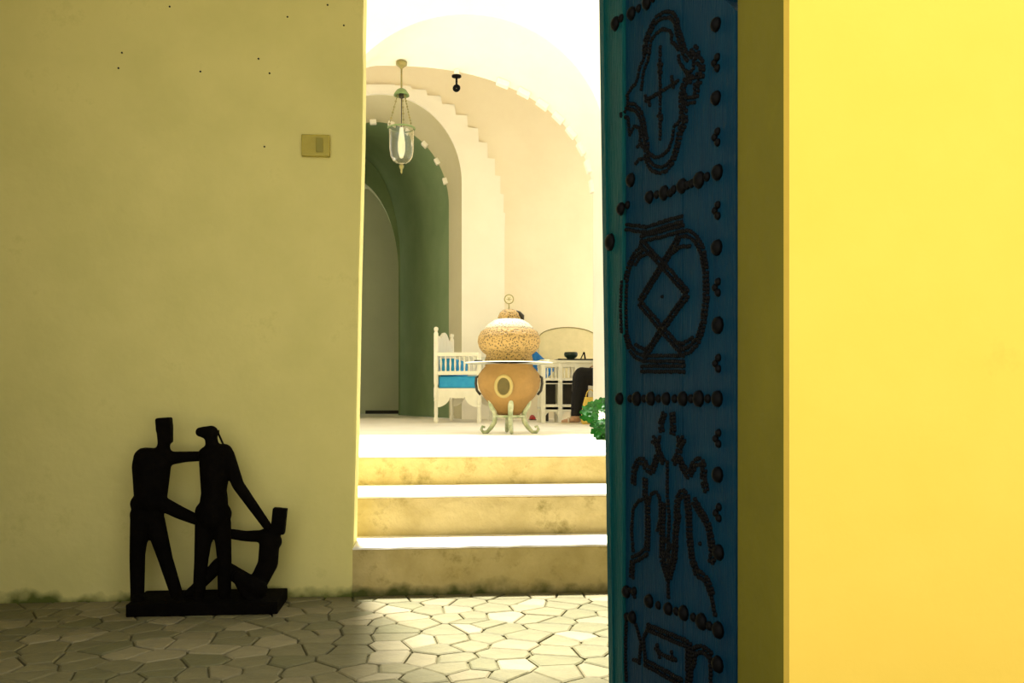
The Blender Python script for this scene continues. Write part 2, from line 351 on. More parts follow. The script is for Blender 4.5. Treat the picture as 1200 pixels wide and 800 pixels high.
# raised white arch band with stepped outer edge
def band():
    pts = []
    N = 12
    for i in range(N):                      # stepped outer edge, right half
        t0 = math.pi / 2 * i / N; t1 = math.pi / 2 * (i + 1) / N
        x0, y0 = 445 + 146 * math.cos(t0), 272 - 172 * math.sin(t0)
        x1, y1 = 445 + 146 * math.cos(t1), 272 - 172 * math.sin(t1)
        pts += [(x0, y0), (x0 * 0.85 + x1 * 0.15 + 1.0, y0 * 0.05 + y1 * 0.95)]
    right = [P(x, y, YC) for x, y in pts]
    left = [P(890 - x, y, YC) for x, y in pts[::-1]]
    outer = [Vector((right[0].x, YC, TZ))] + right + left + [Vector((left[-1].x, YC, TZ))]
    return outer
ob = band()
bm = bmesh.new(); pts = [Vector((p.x, YC - 0.05, p.z)) for p in ob] + [Vector((p.x, YC - 0.05, p.z)) for p in D[::-1]]
vv = [bm.verts.new(p) for p in pts]; es = [bm.edges.new((vv[i], vv[(i + 1) % len(vv)])) for i in range(len(vv))]
bmesh.ops.triangle_fill(bm, edges=es, use_beauty=True)
r_ = bmesh.ops.extrude_face_region(bm, geom=bm.faces[:]); bmesh.ops.translate(bm, vec=(0, 0.049, 0), verts=[v for v in r_['geom'] if isinstance(v, bmesh.types.BMVert)])
bmesh.ops.recalc_face_normals(bm, faces=bm.faces[:])
me = bpy.data.meshes.new('trim_2'); bm.to_mesh(me); bm.free(); me.materials.append(M['white'])
o = bpy.data.objects.new('trim_2', me); COL.objects.link(o); struct(o, 'raised white band with stepped edge around the inner arch')
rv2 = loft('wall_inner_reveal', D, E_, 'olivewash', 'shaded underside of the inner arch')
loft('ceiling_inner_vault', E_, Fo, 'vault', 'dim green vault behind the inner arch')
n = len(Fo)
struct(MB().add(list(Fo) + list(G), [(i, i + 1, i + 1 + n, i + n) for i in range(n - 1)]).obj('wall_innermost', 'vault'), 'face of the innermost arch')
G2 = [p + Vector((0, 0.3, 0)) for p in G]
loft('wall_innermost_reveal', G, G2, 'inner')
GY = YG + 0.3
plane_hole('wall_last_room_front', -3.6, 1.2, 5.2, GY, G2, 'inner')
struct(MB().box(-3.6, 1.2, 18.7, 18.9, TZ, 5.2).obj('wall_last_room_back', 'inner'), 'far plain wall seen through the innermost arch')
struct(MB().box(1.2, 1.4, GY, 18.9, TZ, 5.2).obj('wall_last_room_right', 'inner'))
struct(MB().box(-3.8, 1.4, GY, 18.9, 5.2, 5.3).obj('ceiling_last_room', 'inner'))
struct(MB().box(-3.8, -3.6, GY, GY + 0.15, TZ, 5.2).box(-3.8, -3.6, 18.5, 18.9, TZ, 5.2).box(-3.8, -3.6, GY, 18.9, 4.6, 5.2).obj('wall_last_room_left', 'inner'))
# thin dark strip at the foot of the far wall
struct(MB().box(E_[0].x - 1.6, E_[0].x + 0.02, 18.66, 18.70, TZ, TZ + 0.07).obj('dark_strip_back', 'dark'), 'dark line at the foot of the far wall')
# tooth blocks along arch edges
def teeth(parent, line, i0, i1, step, size, depth, inset, material, yoff=0.0):
    bxm = MB().box(-size / 2, size / 2, -depth, 0.01, -inset, 0.03).mesh('tooth_block', material, bevel=0.008, seg=1)
    for i in range(i0, i1, step):
        a, b = line[i], line[i + 1]; m_ = (a + b) / 2; d = (b - a)
        ang = math.atan2(d.z, d.x) + math.pi
        inst('tooth_block', bxm, parent, (m_.x, m_.y + yoff, m_.z), (0, -ang, 0))
teeth(rv, B, 3, 18, 2, 0.15, 0.10, 0.035, 'white')
teeth(rv2, E_, 6, 30, 4, 0.10, 0.08, 0.045, 'white')

# courtyard side walls
struct(MB().box(6.5, 6.7, 4.4, YA, TZ - 0.3, 2.6).obj('wall_courtyard_right', 'white'), 'low white wall on the right of the courtyard')
struct(MB().box(-6.7, -6.5, 4.4, YA, TZ - 0.3, 2.6).obj('wall_courtyard_left', 'white'), 'low white wall on the left of the courtyard')

# ------------------------------------------------------------------ blue door
DA = R(16.3); HP = P(862.5, 467, FY1 + 0.005); HP.z = 0
DD = Vector((-math.sin(DA), math.cos(DA), 0)); DN = Vector((-math.cos(DA), -math.sin(DA), 0))
def DL(x, y):
    r = ray(x, y); o0 = Vector((0, 0, EYE)); t = (HP - o0).dot(DN) / r.dot(DN); p = o0 + r * t
    return (p - HP).dot(DD), p.z
door = bpy.data.objects.new('door_1', None); COL.objects.link(door); door.location = (HP.x, HP.y, 0)
door['label'] = 'open blue plank door covered in black iron nail patterns'; door['kind'] = 'structure'
# local frame: x along door, -y = visible face outward, z up
door.rotation_euler = (0, 0, math.atan2(DD.y, DD.x))
# visible face normal in local coordinates
ln = Matrix.Rotation(-door.rotation_euler[2], 3, 'Z') @ DN
NS = 1.0 if ln.y > 0 else -1.0
TOP = 2.6; BOT = 0.012
sW0 = DL(707, 0); sW1 = DL(718.5, 800)
def freeedge(z):
    t = (z - sW1[1]) / (sW0[1] - sW1[1]); return sW1[0] + (sW0[0] - sW1[0]) * t
s_st = DL(733, 467)[0]; s_m1 = DL(753, 467)[0]; s_m2 = DL(800, 467)[0]
zc = DL(860, 14)[1]; sc_ = DL(850, 0)
def plank(sa, sb, off, th, material, chamf=False, free=False):
    def q(s_, z): return Vector((s_, 0, z))
    if free: pl = [q(sa, BOT), q(freeedge(BOT), BOT), q(freeedge(TOP), TOP), q(sa, TOP)]
    elif chamf: pl = [q(sa, BOT), q(sb, BOT), q(sb, TOP), q(sc_[0] + 0.09, TOP - 0.05), q(sc_[0], sc_[1]), q(sa, zc)]
    else: pl = [q(sa, BOT), q(sb, BOT), q(sb, TOP), q(sa, TOP)]
    return MB().prism([p + Vector((0, NS * off, 0)) for p in pl], (0, -NS * th, 0)).obj('plank', material, door, bevel=0.003)
plank(0.0, s_m2 - 0.001, 0, 0.04, 'blue', chamf=True)
plank(s_m2 + 0.001, s_m1 - 0.001, 0, 0.04, 'blue')
plank(s_m1 + 0.001, s_st - 0.001, 0, 0.04, 'blue')
stile = plank(s_st, 0, 0.010, 0.05, 'teal', free=True); stile.name = 'stile'
def q_strip(d0, d1, off):
    pl = [Vector((freeedge(z) - d, NS * off, z)) for d, z in ((d0, BOT), (d1, BOT), (d1, TOP), (d0, TOP))]
    return MB().prism(pl, (0, -NS * 0.006, 0)).obj('edge_strip', 'teal', door, bevel=0.002)
q_strip(0.0, 0.028, 0.015)
def dome(r, h, name, material='iron', n=10, rings=3):
    prof = [(r, 0)] + [(r * math.cos(math.pi / 2 * k / rings), h * math.sin(math.pi / 2 * k / rings)) for k in range(1, rings)] + [(r * 0.12, h)]
    return MB().lathe(prof, n=n).mesh(name, material, smooth=True)
big = dome(0.0215, 0.016, 'stud'); small = dome(0.0105, 0.010, 'stud')
ROTF = (R(-90) if NS > 0 else R(90), 0, 0)
def stud(x, y, me=big, sc=1.0):
    s_, z = DL(x, y); off = 0.0102 if s_ > s_st else 0.0002
    return inst('stud', me, door, (s_, NS * off, z), ROTF, (sc, sc, 1))
for x, y in ((840, 29), (840, 115), (841.5, 202), (841, 290), (842, 381), (842, 556), (843, 647), (842, 778),
             (725.5, 28.5), (741, 16), (759, 3), (732, 245), (762, 231), (779, 226), (800, 218), (820, 211), (740, 211),
             (730.5, 467), (747, 467), (763.5, 467), (781.5, 467), (801, 467), (819.6, 467), (841.5, 467),
             (761.5, 704), (784, 713), (802, 718), (823, 728), (842.5, 738), (735, 693), (742, 723)):
    stud(x, y, big, random.uniform(0.88, 1.08))
stud(719, 284, big, 1.3)
for x, y in ((732, 22), (749, 10), (766, -2), (770, 228), (790, 222), (811, 215), (736, 240), (739, 467), (755, 467), (772, 467), (791, 467), (810, 467), (830, 467),
             (772, 709), (793, 716), (813, 723), (832, 733), (744, 692), (735, 722), (829, 207), (786, 226), (806, 217)):
    stud(x, y, small, 1.2)
for y in (73, 160, 246, 336, 425, 513, 600):
    for dx, dy in ((1.5, -6), (-2, 1), (1.5, 7)): stud(839.5 + (y / 300.0) + dx, y + dy, small, 1.0)
def motif(name, strokes, r=0.0068, sp=0.0105, double=()):
    mb = MB(); rings = 2
    for k, stq in enumerate(strokes):
        pl = [DL(x, y) for x, y in stq]
        offs = (0.0,) if k not in double else (-0.0075, 0.0075)
        for of in offs:
            carry = 0.0
            for (a, b) in zip(pl, pl[1:]):
                L_ = math.hypot(b[0] - a[0], b[1] - a[1])
                if L_ < 1e-5: continue
                ux, uz = (b[0] - a[0]) / L_, (b[1] - a[1]) / L_; t = carry
                while t < L_:
                    x, z = a[0] + ux * t - uz * of, a[1] + uz * t + ux * of
                    x += random.uniform(-.0012, .0012); z += random.uniform(-.0012, .0012); rr = r * random.uniform(0.85, 1.15)
                    off = 0.0102 if x > s_st else 0.0002; n = 6; V = []; Fc = []
                    for q_, hh in ((1.0, 0.0), (0.75, 0.006), ):
                        for i in range(n): V.append((x + rr * q_ * math.cos(i * math.tau / n), NS * (off + hh), z + rr * q_ * math.sin(i * math.tau / n)))
                    V.append((x, NS * (off + 0.008), z))
                    Fc = [(i, (i + 1) % n, (i + 1) % n + n, i + n) for i in range(n)] + [(i + n, (i + 1) % n + n, 2 * n) for i in range(n)]
                    mb.add(V, Fc); t += sp
                carry = t - L_
    o = mb.obj(name, 'iron', door, smooth=True); o['kind'] = 'stuff'; return o
motif('cartouche_nail_pattern', [
    [(757, 62), (757, 50), (763, 35), (770, 23), (778, 18), (787, 17), (793, 24), (795, 36), (798, 45), (801, 55), (803, 63), (808, 68), (814, 58), (818, 62), (818, 70), (823, 75), (824, 85), (822, 93), (817, 97), (817, 110), (815, 117), (806, 118), (801, 112)],
    [(762, 62), (764, 47), (770, 39), (777, 35), (785, 35), (788, 41), (788, 50), (793, 53), (797, 60)],
    [(757, 62), (754, 72), (750, 80), (749, 88), (746, 98), (740, 104), (736, 112), (737, 122), (731, 136), (737, 139), (738, 150), (739, 158)],
    [(762, 62), (760, 72), (756, 80), (754, 90), (753, 103), (751, 109)],
    [(737, 124), (745, 126), (751, 133), (755, 146), (756, 158), (759, 167), (758, 180), (760, 190), (766, 197), (774, 199.5), (782, 197), (789, 188), (793, 177), (796, 165), (798, 153), (803, 146), (804, 135), (801, 127), (799, 120), (800, 108), (803, 98), (806, 91), (813, 93)],
    [(739, 158), (744, 148), (750, 150), (752, 158), (750, 170), (755, 172), (762, 180), (769, 185), (777, 182), (784, 175), (788, 166), (790, 155), (791, 147), (797, 143), (799, 130)],
    [(756, 186), (750, 186), (744, 194)], [(748, 172), (754, 166)],
    [(796, 66), (797, 73), (802, 81), (808, 86), (814, 80), (814, 70)], [(806, 86), (808, 94), (816, 90), (820, 84)],
    [(774.5, 56), (774.5, 166)], [(772.5, 76), (776.5, 86)], [(776.5, 76), (772.5, 86)], [(772, 136), (777, 136), (774.5, 146)],
    [(758, 118), (797, 94)], [(757, 112), (763, 124)], [(788, 90), (790, 103)]], r=0.0060, double=(0, 4))
motif('knot_nail_pattern', [
    [(735, 266), (748, 268), (760, 269), (780, 262), (802, 256)], [(752, 280), (777, 274), (802, 267)],
    [(753, 291), (745, 298), (738, 312), (734, 330), (733, 360), (734, 390), (739, 408), (747, 417), (757, 421)],
    [(770, 303), (762, 297), (752, 300), (745, 310)],
    [(795, 275), (806, 273), (816, 279), (824, 294), (828, 318), (828.5, 348), (825, 380), (818, 400), (808, 410), (798, 413)],
    [(787, 297), (798, 289), (811, 288)], [(746, 404), (756, 410), (764, 404)], [(792, 402), (802, 402), (812, 396)],
    [(752, 284), (777, 310), (807, 344), (777, 385), (755, 420)], [(796, 279), (773, 317), (750, 354), (777, 386), (803, 415)],
    [(755, 420), (803, 420)], [(753, 432), (804, 432)], [(777, 347), (777, 350)]], r=0.0062, double=(0, 1, 2, 4, 8, 9, 10, 11))
motif('winged_nail_pattern', [
    [(779, 485), (775, 498), (777, 508)], [(789, 485), (790, 498), (789, 508)], [(766, 515), (771, 520), (773, 531), (779, 542)], [(774, 512), (772, 522)],
    [(802, 514), (797, 522), (796, 532), (789, 544)], [(795, 512), (797, 524)], [(783, 541), (783, 560), (783, 580), (785, 604), (784, 640), (784, 678), (784, 702)],
    [(743, 566), (744, 550), (749, 540), (756, 541), (758, 548), (764, 552), (768, 545), (771, 533)], [(798, 540), (802, 549), (808, 557), (812, 550), (815, 542), (822, 540), (826, 548), (825, 562), (829, 576)],
    [(757, 562), (757, 580), (760, 592), (760, 622), (759, 645), (750, 652), (742, 656), (741, 676)], [(756, 584), (749, 587), (743, 596), (741, 620), (743, 648)],
    [(761, 590), (764, 579), (770, 576), (774, 584), (775, 600), (774, 612), (770, 624)], [(794, 606), (795, 584), (800, 577), (806, 582), (808, 600), (809, 630), (812, 655), (818, 672), (826, 676), (832, 686), (836, 700)],
    [(814, 587), (822, 600), (830, 613), (834, 630), (836, 650), (834, 660)], [(778, 590), (777, 620), (777, 655), (784, 678), (791, 655), (793, 620), (796, 600)], [(780, 632), (788, 640), (779, 650), (789, 658)], [(821, 637), (820, 640)]],
    r=0.0066, double=(0, 1, 2, 4, 7, 8, 9, 12, 13, 14))
motif('square_nail_pattern', [
    [(760, 735), (803, 753)], [(760, 735), (755, 748), (757, 775)], [(757, 776), (800, 800)], [(808, 753), (808, 800)], [(769, 760), (778, 768), (794, 773)], [(771, 756), (774, 772)], [(788, 764), (790, 778)],
    [(735, 726), (734, 748), (734, 772), (735, 800)], [(746, 732), (752, 752), (750, 776), (742, 772)], [(812, 778), (815, 762), (824, 760), (834, 768)], [(812, 778), (810, 802)], [(833, 770), (834, 800)],
    [(833, 690), (836, 706), (839, 720)], [(739, 690), (745, 700)]], r=0.0070, double=(0, 2, 3, 9))

# ------------------------------------------------------------------ organic helper
def organic(name, caps, material, voxel, parent=None, boxes=(), smooth_it=4, matfn=None, mats=None):
    mb = MB()
    for (p0, p1, r0, r1) in caps:
        p0, p1 = Vector(p0), Vector(p1); d = p1 - p0; L_ = max(d.length, 1e-4); d = d / L_
        pts = []; rr = []
        for k in range(4): a = math.pi / 2 * (1 - k / 4); pts.append(p0 - d * r0 * math.sin(a)); rr.append(max(1e-4, r0 * math.cos(a)))
        pts.append(p0); rr.append(r0); pts.append(p1); rr.append(r1)
        for k in range(1, 5): a = math.pi / 2 * k / 4; pts.append(p1 + d * r1 * math.sin(a)); rr.append(max(1e-4, r1 * math.cos(a)))
        mb.tube(pts, rr, n=12)
    for bx in boxes: mb.box(*bx[0], mtx=bx[1], taper=bx[2] if len(bx) > 2 else 1.0)
    me = mb.mesh(name, material); ob_ = bpy.data.objects.new(name, me); COL.objects.link(ob_)
    md = ob_.modifiers.new('r', 'REMESH'); md.mode = 'VOXEL'; md.voxel_size = voxel; md.use_smooth_shade = True
    ms = ob_.modifiers.new('s', 'SMOOTH'); ms.iterations = smooth_it; ms.factor = 0.5
    dg = bpy.context.evaluated_depsgraph_get(); nm_ = bpy.data.meshes.new_from_object(ob_.evaluated_get(dg)); ob_.modifiers.clear(); ob_.data = nm_
    nm_.name = name
    if mats:
        nm_.materials.clear()
        for k in mats: nm_.materials.append(M[k])
        for p in nm_.polygons: p.material_index = matfn(p.center)
    if parent: ob_.parent = parent
    return ob_

# ------------------------------------------------------------------ sculpture
SYc = 3.97; s0 = P(236, 715, SYc); SL = Vector((s0.x, SYc, 0.0))
scu = thing('sculpture', 'black metal sculpture of three linked figures on a slab against the wall', 'sculpture', SL)
def sp(x, y, dy=0.0): return P(x, y, SYc + dy) - SL
KP = 1.0 / 266.0; KR = 1.16 * KP
b0 = GP(149, 722, 0).x; b1 = GP(324, 721, 0).x
MB().box(b0 - SL.x, b1 - SL.x, 3.84 - SYc, 4.12 - SYc, 0, 0.052).obj('base', 'bronze', scu, bevel=0.006)
def cap(a, b, ra, rb, da=0, db=None): return (sp(*a, da), sp(*b, da if db is None else db), ra * KR, rb * KR)
def hbox(cx, cy, w, h, ang, dy, dep=0.045, taper=1.0):
    return ((-w * KP / 2, w * KP / 2, -dep / 2, dep / 2, -h * KP / 2, h * KP / 2), Matrix.Translation(sp(cx, cy, dy)) @ Matrix.Rotation(R(ang), 4, 'Y'), taper)
organic('figure', [
    cap((192, 520), (191, 530), 6, 7), cap((170, 537), (194, 536), 11, 9), cap((172, 545), (176, 585), 14, 15), cap((187, 545), (184, 580), 11, 10),
    cap((165, 590), (183, 590), 10, 10), cap((166, 603), (180, 603), 11, 10),
    cap((165, 605), (161, 650), 10, 7.5), cap((161, 650), (161, 700), 7.5, 6.5), cap((161, 700), (163, 704), 7, 6, 0, -0.06),
    cap((181, 610), (194, 655), 10, 7), cap((194, 655), (208, 699), 7, 6), cap((208, 699), (212, 704), 6.5, 5.5, 0, -0.05),
    cap((197, 537), (218, 535), 7, 5.5, 0, 0.02), cap((218, 535), (243, 534), 5.5, 5, 0.02, 0.03),
    cap((186, 588), (212, 601), 7.5, 6.5, -0.02, 0.0), cap((212, 601), (238, 612), 6.5, 5, 0.0, 0.03)],
    'bronze', 0.0065, scu, [hbox(193, 504, 15, 29, -4, 0, 0.05, 1.12)], 2)
organic('figure', [
    cap((235, 506), (247, 507), 5, 7.5), cap((247, 508), (249, 526), 6, 6.5), cap((243, 533), (262, 530), 9, 9), cap((249, 540), (250, 585), 13, 11.5), cap((259, 540), (254, 580), 10, 9),
    cap((243, 600), (257, 602), 12, 12), cap((251, 580), (250, 604), 13, 15),
    cap((240, 612), (236, 655), 9.5, 7), cap((236, 655), (233, 697), 7, 6), cap((233, 697), (231, 703), 6, 5.5, 0, -0.05),
    cap((260, 612), (263, 655), 9, 7), cap((263, 655), (263, 698), 7, 6.5), cap((263, 698), (266, 704), 6.5, 5.5, 0, -0.05),
    cap((266, 533), (279, 568), 7.5, 6, 0, -0.02), cap((279, 568), (313, 616), 6, 4.5, -0.02, 0.0)],
    'bronze', 0.0065, scu, [], 2)
MB().tube([sp(252, 510), sp(253.5, 505), sp(256, 504), sp(256, 508), sp(260, 517), sp(265, 527)], 0.0045, n=6).obj('hair_braid', 'bronze', scu, smooth=True)
organic('figure', [
    cap((321, 619), (317, 628), 5, 7, 0.02), cap((312, 629), (320, 634), 9, 9, 0.02), cap((316, 634), (314, 660), 10, 10, 0.02), cap((314, 660), (300, 688), 10, 9, 0.02, 0.0),
    cap((310, 628), (288, 628), 6.5, 5.5, 0.02, 0.03), cap((288, 628), (262, 624), 5.5, 5, 0.03, 0.03),
    cap((300, 688), (257, 661), 8.5, 7, 0.0, 0.02), cap((257, 661), (226, 693), 7, 5.5, 0.02), cap((226, 693), (215, 703), 6, 5, 0.02),
    cap((303, 690), (280, 676), 9, 7, -0.04), cap((280, 676), (292, 701), 6.5, 6, -0.04), cap((292, 701), (302, 704), 6, 5, -0.05),
    cap((300, 688), (304, 703), 9, 8)],
    'bronze', 0.0065, scu, [hbox(327, 610, 16, 30, 6, 0.02, 0.05, 1.0)], 2)

# ------------------------------------------------------------------ switch on the wall
p0, p1 = P(354, 184, WY), P(387, 160, WY)
sw = thing('light_switch', 'small yellowed plastic switch box on the olive wall', 'switch', ((p0.x + p1.x) / 2, WY, p0.z))
w_, h_ = p1.x - p0.x, p1.z - p0.z
MB().box(-w_ / 2, w_ / 2, -0.028, 0.002, 0, h_).obj('housing', 'switch', sw, bevel=0.005)
MB().box(w_ * 0.02, w_ * 0.27, -0.034, -0.026, h_ * 0.17, h_ * 0.83).obj('rocker', 'switch2', sw, bevel=0.003)

# ------------------------------------------------------------------ hanging lantern
LY = 10.36; c = P(470.5, 75, LY); sc = (LY * 1.0) / F
lan = thing('hanging_lantern', 'glass bell lantern hanging on chains from the arch', 'lantern', c)
def lz(y): return (76 - y) * sc
MB().lathe([(0.062, 0.025), (0.062, -0.012), (0.04, -0.028), (0.014, -0.05), (0.010, -0.06)], n=18).obj('canopy', 'brass', lan, smooth=True)
MB().tube([(0, 0, lz(80)), (0, 0, lz(108))], 0.010, n=8).obj('stem', 'brass', lan, smooth=True)
MB().lathe([(0.012, lz(104)), (0.05, lz(106)), (0.085, lz(111)), (0.09, lz(113)), (0.06, lz(112)), (0.012, lz(108))], n=20).obj('smoke_bell', 'green_brass', lan, smooth=True)
MB().lathe([(0.016, lz(109)), (0.03, lz(111)), (0.03, lz(115)), (0.015, lz(116))], n=12).obj('hook_plate', 'dark', lan)
for a in (R(200), R(320), R(80)):
    pa = Vector((0.045 * math.cos(a), 0.045 * math.sin(a), lz(112))); pb = Vector((0.145 * math.cos(a), 0.145 * math.sin(a), lz(149)))
    mb = MB(); nl = 11
    for k in range(nl):
        q = pa.lerp(pb, (k + 0.5) / nl); d = (pb - pa).normalized(); sdv = d.cross(Vector((math.sin(a), -math.cos(a), 0))) if k % 2 else Vector((-math.sin(a), math.cos(a), 0))
        mb.torus(q, 0.010, 0.0036, ax=sdv, n=8, m=5, ex=1.0)
    mb.tube([pa, pb], 0.0035, n=5)
    mb.obj('chain', 'brass', lan)
MB().torus((0, 0, lz(151)), 0.150, 0.010, n=32, m=8).obj('rim_ring', 'green_brass', lan, smooth=True)
MB().lathe([(0.142, lz(151)), (0.140, lz(165)), (0.138, lz(176)), (0.125, lz(184)), (0.095, lz(189)), (0.05, lz(192)), (0.012, lz(193)), (0.012, lz(192.3)), (0.05, lz(191.3)), (0.093, lz(188.3)), (0.121, lz(183.6)), (0.134, lz(176)), (0.136, lz(165)), (0.138, lz(151))], n=32, cap=False).obj('glass_bell', 'glass', lan, smooth=True)
MB().lathe([(0.012, lz(192)), (0.028, lz(194)), (0.024, lz(197)), (0.010, lz(199)), (0.014, lz(201)), (0.004, lz(204))], n=12).obj('finial', 'brass', lan, smooth=True)
MB().lathe([(0.02, lz(150)), (0.03, lz(158)), (0.042, lz(168)), (0.04, lz(178)), (0.02, lz(185)), (0.004, lz(186))], n=16).obj('bulb', 'bulb', lan, smooth=True)
MB().tube([(0, 0, lz(112)), (0, 0, lz(151))], 0.006, n=6).obj('lamp_cord', 'dark', lan)
# small black hook
c = P(535, 88, 10.39)
hk = thing('ceiling_hook', 'small black iron hook hanging from the arch near the lantern', 'hook', c)
MB().lathe([(0.03, 0.06), (0.03, 0.0)], n=12).obj('ceiling_block', 'white', hk)
MB().lathe([(0.02, 0.0), (0.055, -0.005), (0.055, -0.022), (0.012, -0.03)], n=14).obj('mount', 'iron', hk)
MB().tube([(0, 0, -0.02), (0, 0, -0.11)], 0.012, n=8).obj('shank', 'iron', hk)
MB().torus((0, 0, -0.15), 0.024, 0.022, ax=(0.25, 1, 0), n=16, m=8).obj('hook_ring', 'iron', hk, smooth=True)

# ------------------------------------------------------------------ clay pot table and pierced lantern
JY = 8.05; g = P(596.5, 508, JY); ps = JY / (F * 0.9953)
JC = Vector((g.x, JY, TZ))
def jz(y): return (508 - y) * ps
tb = thing('pot_table', 'round table made of an ochre clay pot in an iron stand', 'table', JC)
MB().lathe([(12 * ps, jz(487)), (17 * ps, jz(482)), (24 * ps, jz(473)), (31 * ps, jz(464)), (35.5 * ps, jz(455)), (36.8 * ps, jz(446)), (35.5 * ps, jz(439)), (31 * ps, jz(433)), (28 * ps, jz(430)), (28 * ps, jz(427.5)), (24 * ps, jz(427.5))], n=40).obj('pot', 'clay', tb, smooth=True)
fd = Vector((-JC.x, -JC.y, 0)).normalized(); rt = Vector((fd.y, -fd.x, 0))
mdir = (fd - rt * (-1) * 0.0).normalized()
a_ = R(-9.5); md_ = Matrix.Rotation(a_, 3, 'Z') @ fd
mc = md_ * (36.8 * ps) + Vector((0, 0, jz(453.5))); sdv = Vector((-md_.y, md_.x, 0))
MB().torus(mc, 9.0 * ps, 2.1 * ps, ax=md_, n=24, m=8, ex=1.28, a_dir=sdv).obj('ring_moulding', mat('pale_clay', (0.30, 0.23, 0.08), None, rough=0.8), tb, smooth=True)
V = [mc + (sdv * math.cos(t) * 8.5 * ps + Vector((0, 0, 1)) * math.sin(t) * 11 * ps) + md_ * 0.004 for t in [k * math.tau / 20 for k in range(20)]]
MB().prism(V, -md_ * 0.05).obj('ring_hole', 'claydark', tb)
MB().lathe([(51.5 * ps, jz(426.3)), (51.8 * ps, jz(425.8)), (51.5 * ps, jz(425.2)), (2 * ps, jz(425.2)), (2 * ps, jz(426.3))], n=48, cap=False).obj('glass_top', 'tableglass', tb, smooth='auto')
for a in (200, 340, 270, 90):
    ca, sa = math.cos(R(a)), math.sin(R(a))
    pr = [(20, 466), (24, 470), (22.5, 476), (19, 482), (17.5, 488), (19, 495), (23, 501), (28, 506), (33, 506.3), (35.5, 503), (34, 499.5), (31, 500.5)]
    MB().tube([(r * ps * ca, r * ps * sa, jz(y)) for r, y in pr], [2.2 * ps, 3 * ps, 3.4 * ps, 3 * ps, 2.8 * ps, 3 * ps, 2.8 * ps, 2.2 * ps, 1.9 * ps, 1.7 * ps, 1.5 * ps, 1.3 * ps], n=8).obj('leg', 'patina', tb, smooth=True)
MB().torus((0, 0, jz(488)), 18 * ps, 1.6 * ps, n=28, m=8).obj('stand_ring', 'patina', tb, smooth=True)
MB().torus((0, 0, jz(468)), 23 * ps, 1.5 * ps, n=28, m=8).obj('stand_ring', 'patina', tb, smooth=True)
for sgn in (-1, 1):
    MB().tube([rt * (-sgn) * (x * ps) + Vector((0, 0, jz(y))) for x, y in ((35, 441), (38.5, 443), (39, 450), (37.5, 458), (33.5, 463))], 1.5 * ps, n=8).obj('handle', 'dark', tb, smooth=True)
lp = thing('pierced_pot', 'pierced ochre clay lantern pot with pale dome and ring finial on the pot table', 'pot', JC + Vector((0, 0, jz(425.2))))
def kz(y): return (425.2 - y) * ps
MB().lathe([(26 * ps, 0), (28.5 * ps, kz(423)), (27 * ps, kz(418)), (27 * ps, kz(416)), (31 * ps, kz(413)), (35 * ps, kz(408)), (36.8 * ps, kz(401)), (36 * ps, kz(395)), (33 * ps, kz(389)), (28 * ps, kz(386)), (20 * ps, kz(385))], n=40).obj('body', 'pierced', lp, smooth=True)
MB().lathe([(28.5 * ps, kz(387)), (28 * ps, kz(384)), (23 * ps, kz(379)), (17 * ps, kz(375.5)), (12 * ps, kz(374))], n=36).obj('dome', 'palepierced', lp, smooth=True)
MB().lathe([(13.5 * ps, kz(376)), (13 * ps, kz(372)), (11 * ps, kz(367)), (7 * ps, kz(363.5)), (2 * ps, kz(362.5))], n=28).obj('cap', 'pierced', lp, smooth=True)
MB().tube([rt * (-8 * ps) + Vector((0, 0, kz(365))), rt * (-12 * ps) + Vector((0, 0, kz(367))), rt * (-15.5 * ps) + Vector((0, 0, kz(371))), rt * (-16 * ps) + Vector((0, 0, kz(376)))], [1.2 * ps, 2.2 * ps, 2.6 * ps, 1.6 * ps], n=8).obj('cap_handle', 'dark', lp, smooth=True)
MB().tube([(0, 0, kz(363)), (0, 0, kz(356))], 0.7 * ps, n=6).obj('finial_stem', 'brass', lp)
MB().torus((0, 0, kz(351)), 5.2 * ps, 0.65 * ps, ax=fd, n=24, m=6).obj('finial_ring', 'brass', lp, smooth=True)
for ang in (0, 60, 120):
    d = (rt * math.cos(R(ang)) + Vector((0, 0, 1)) * math.sin(R(ang))) * 3 * ps
    MB().tube([Vector((0, 0, kz(351))) - d, Vector((0, 0, kz(351))) + d], 0.35 * ps, n=5).obj('finial_spoke', 'brass', lp)
so = rt * (-42 * ps)
sa_ = thing('saucer', 'small white saucer near the edge of the pot table', 'saucer', JC + so + Vector((0, 0, jz(425.2))))
MB().lathe([(2.4 * ps, 0), (3 * ps, 0.008), (5.6 * ps, 0.022), (5.9 * ps, 0.026), (5.4 * ps, 0.026), (2.5 * ps, 0.010)], n=24).obj('dish', 'wpaint', sa_, smooth=True)
as_ = rt * (36 * ps)
at = thing('ashtray', 'low dark dish on the pot table beside the pierced pot', 'dish', JC + as_ + Vector((0, 0, jz(425.2))))
MB().lathe([(4 * ps, 0), (4.8 * ps, 0.010), (5.0 * ps, 0.022), (4.2 * ps, 0.022), (3.8 * ps, 0.008)], n=20).obj('dish', 'slate', at, smooth=True)

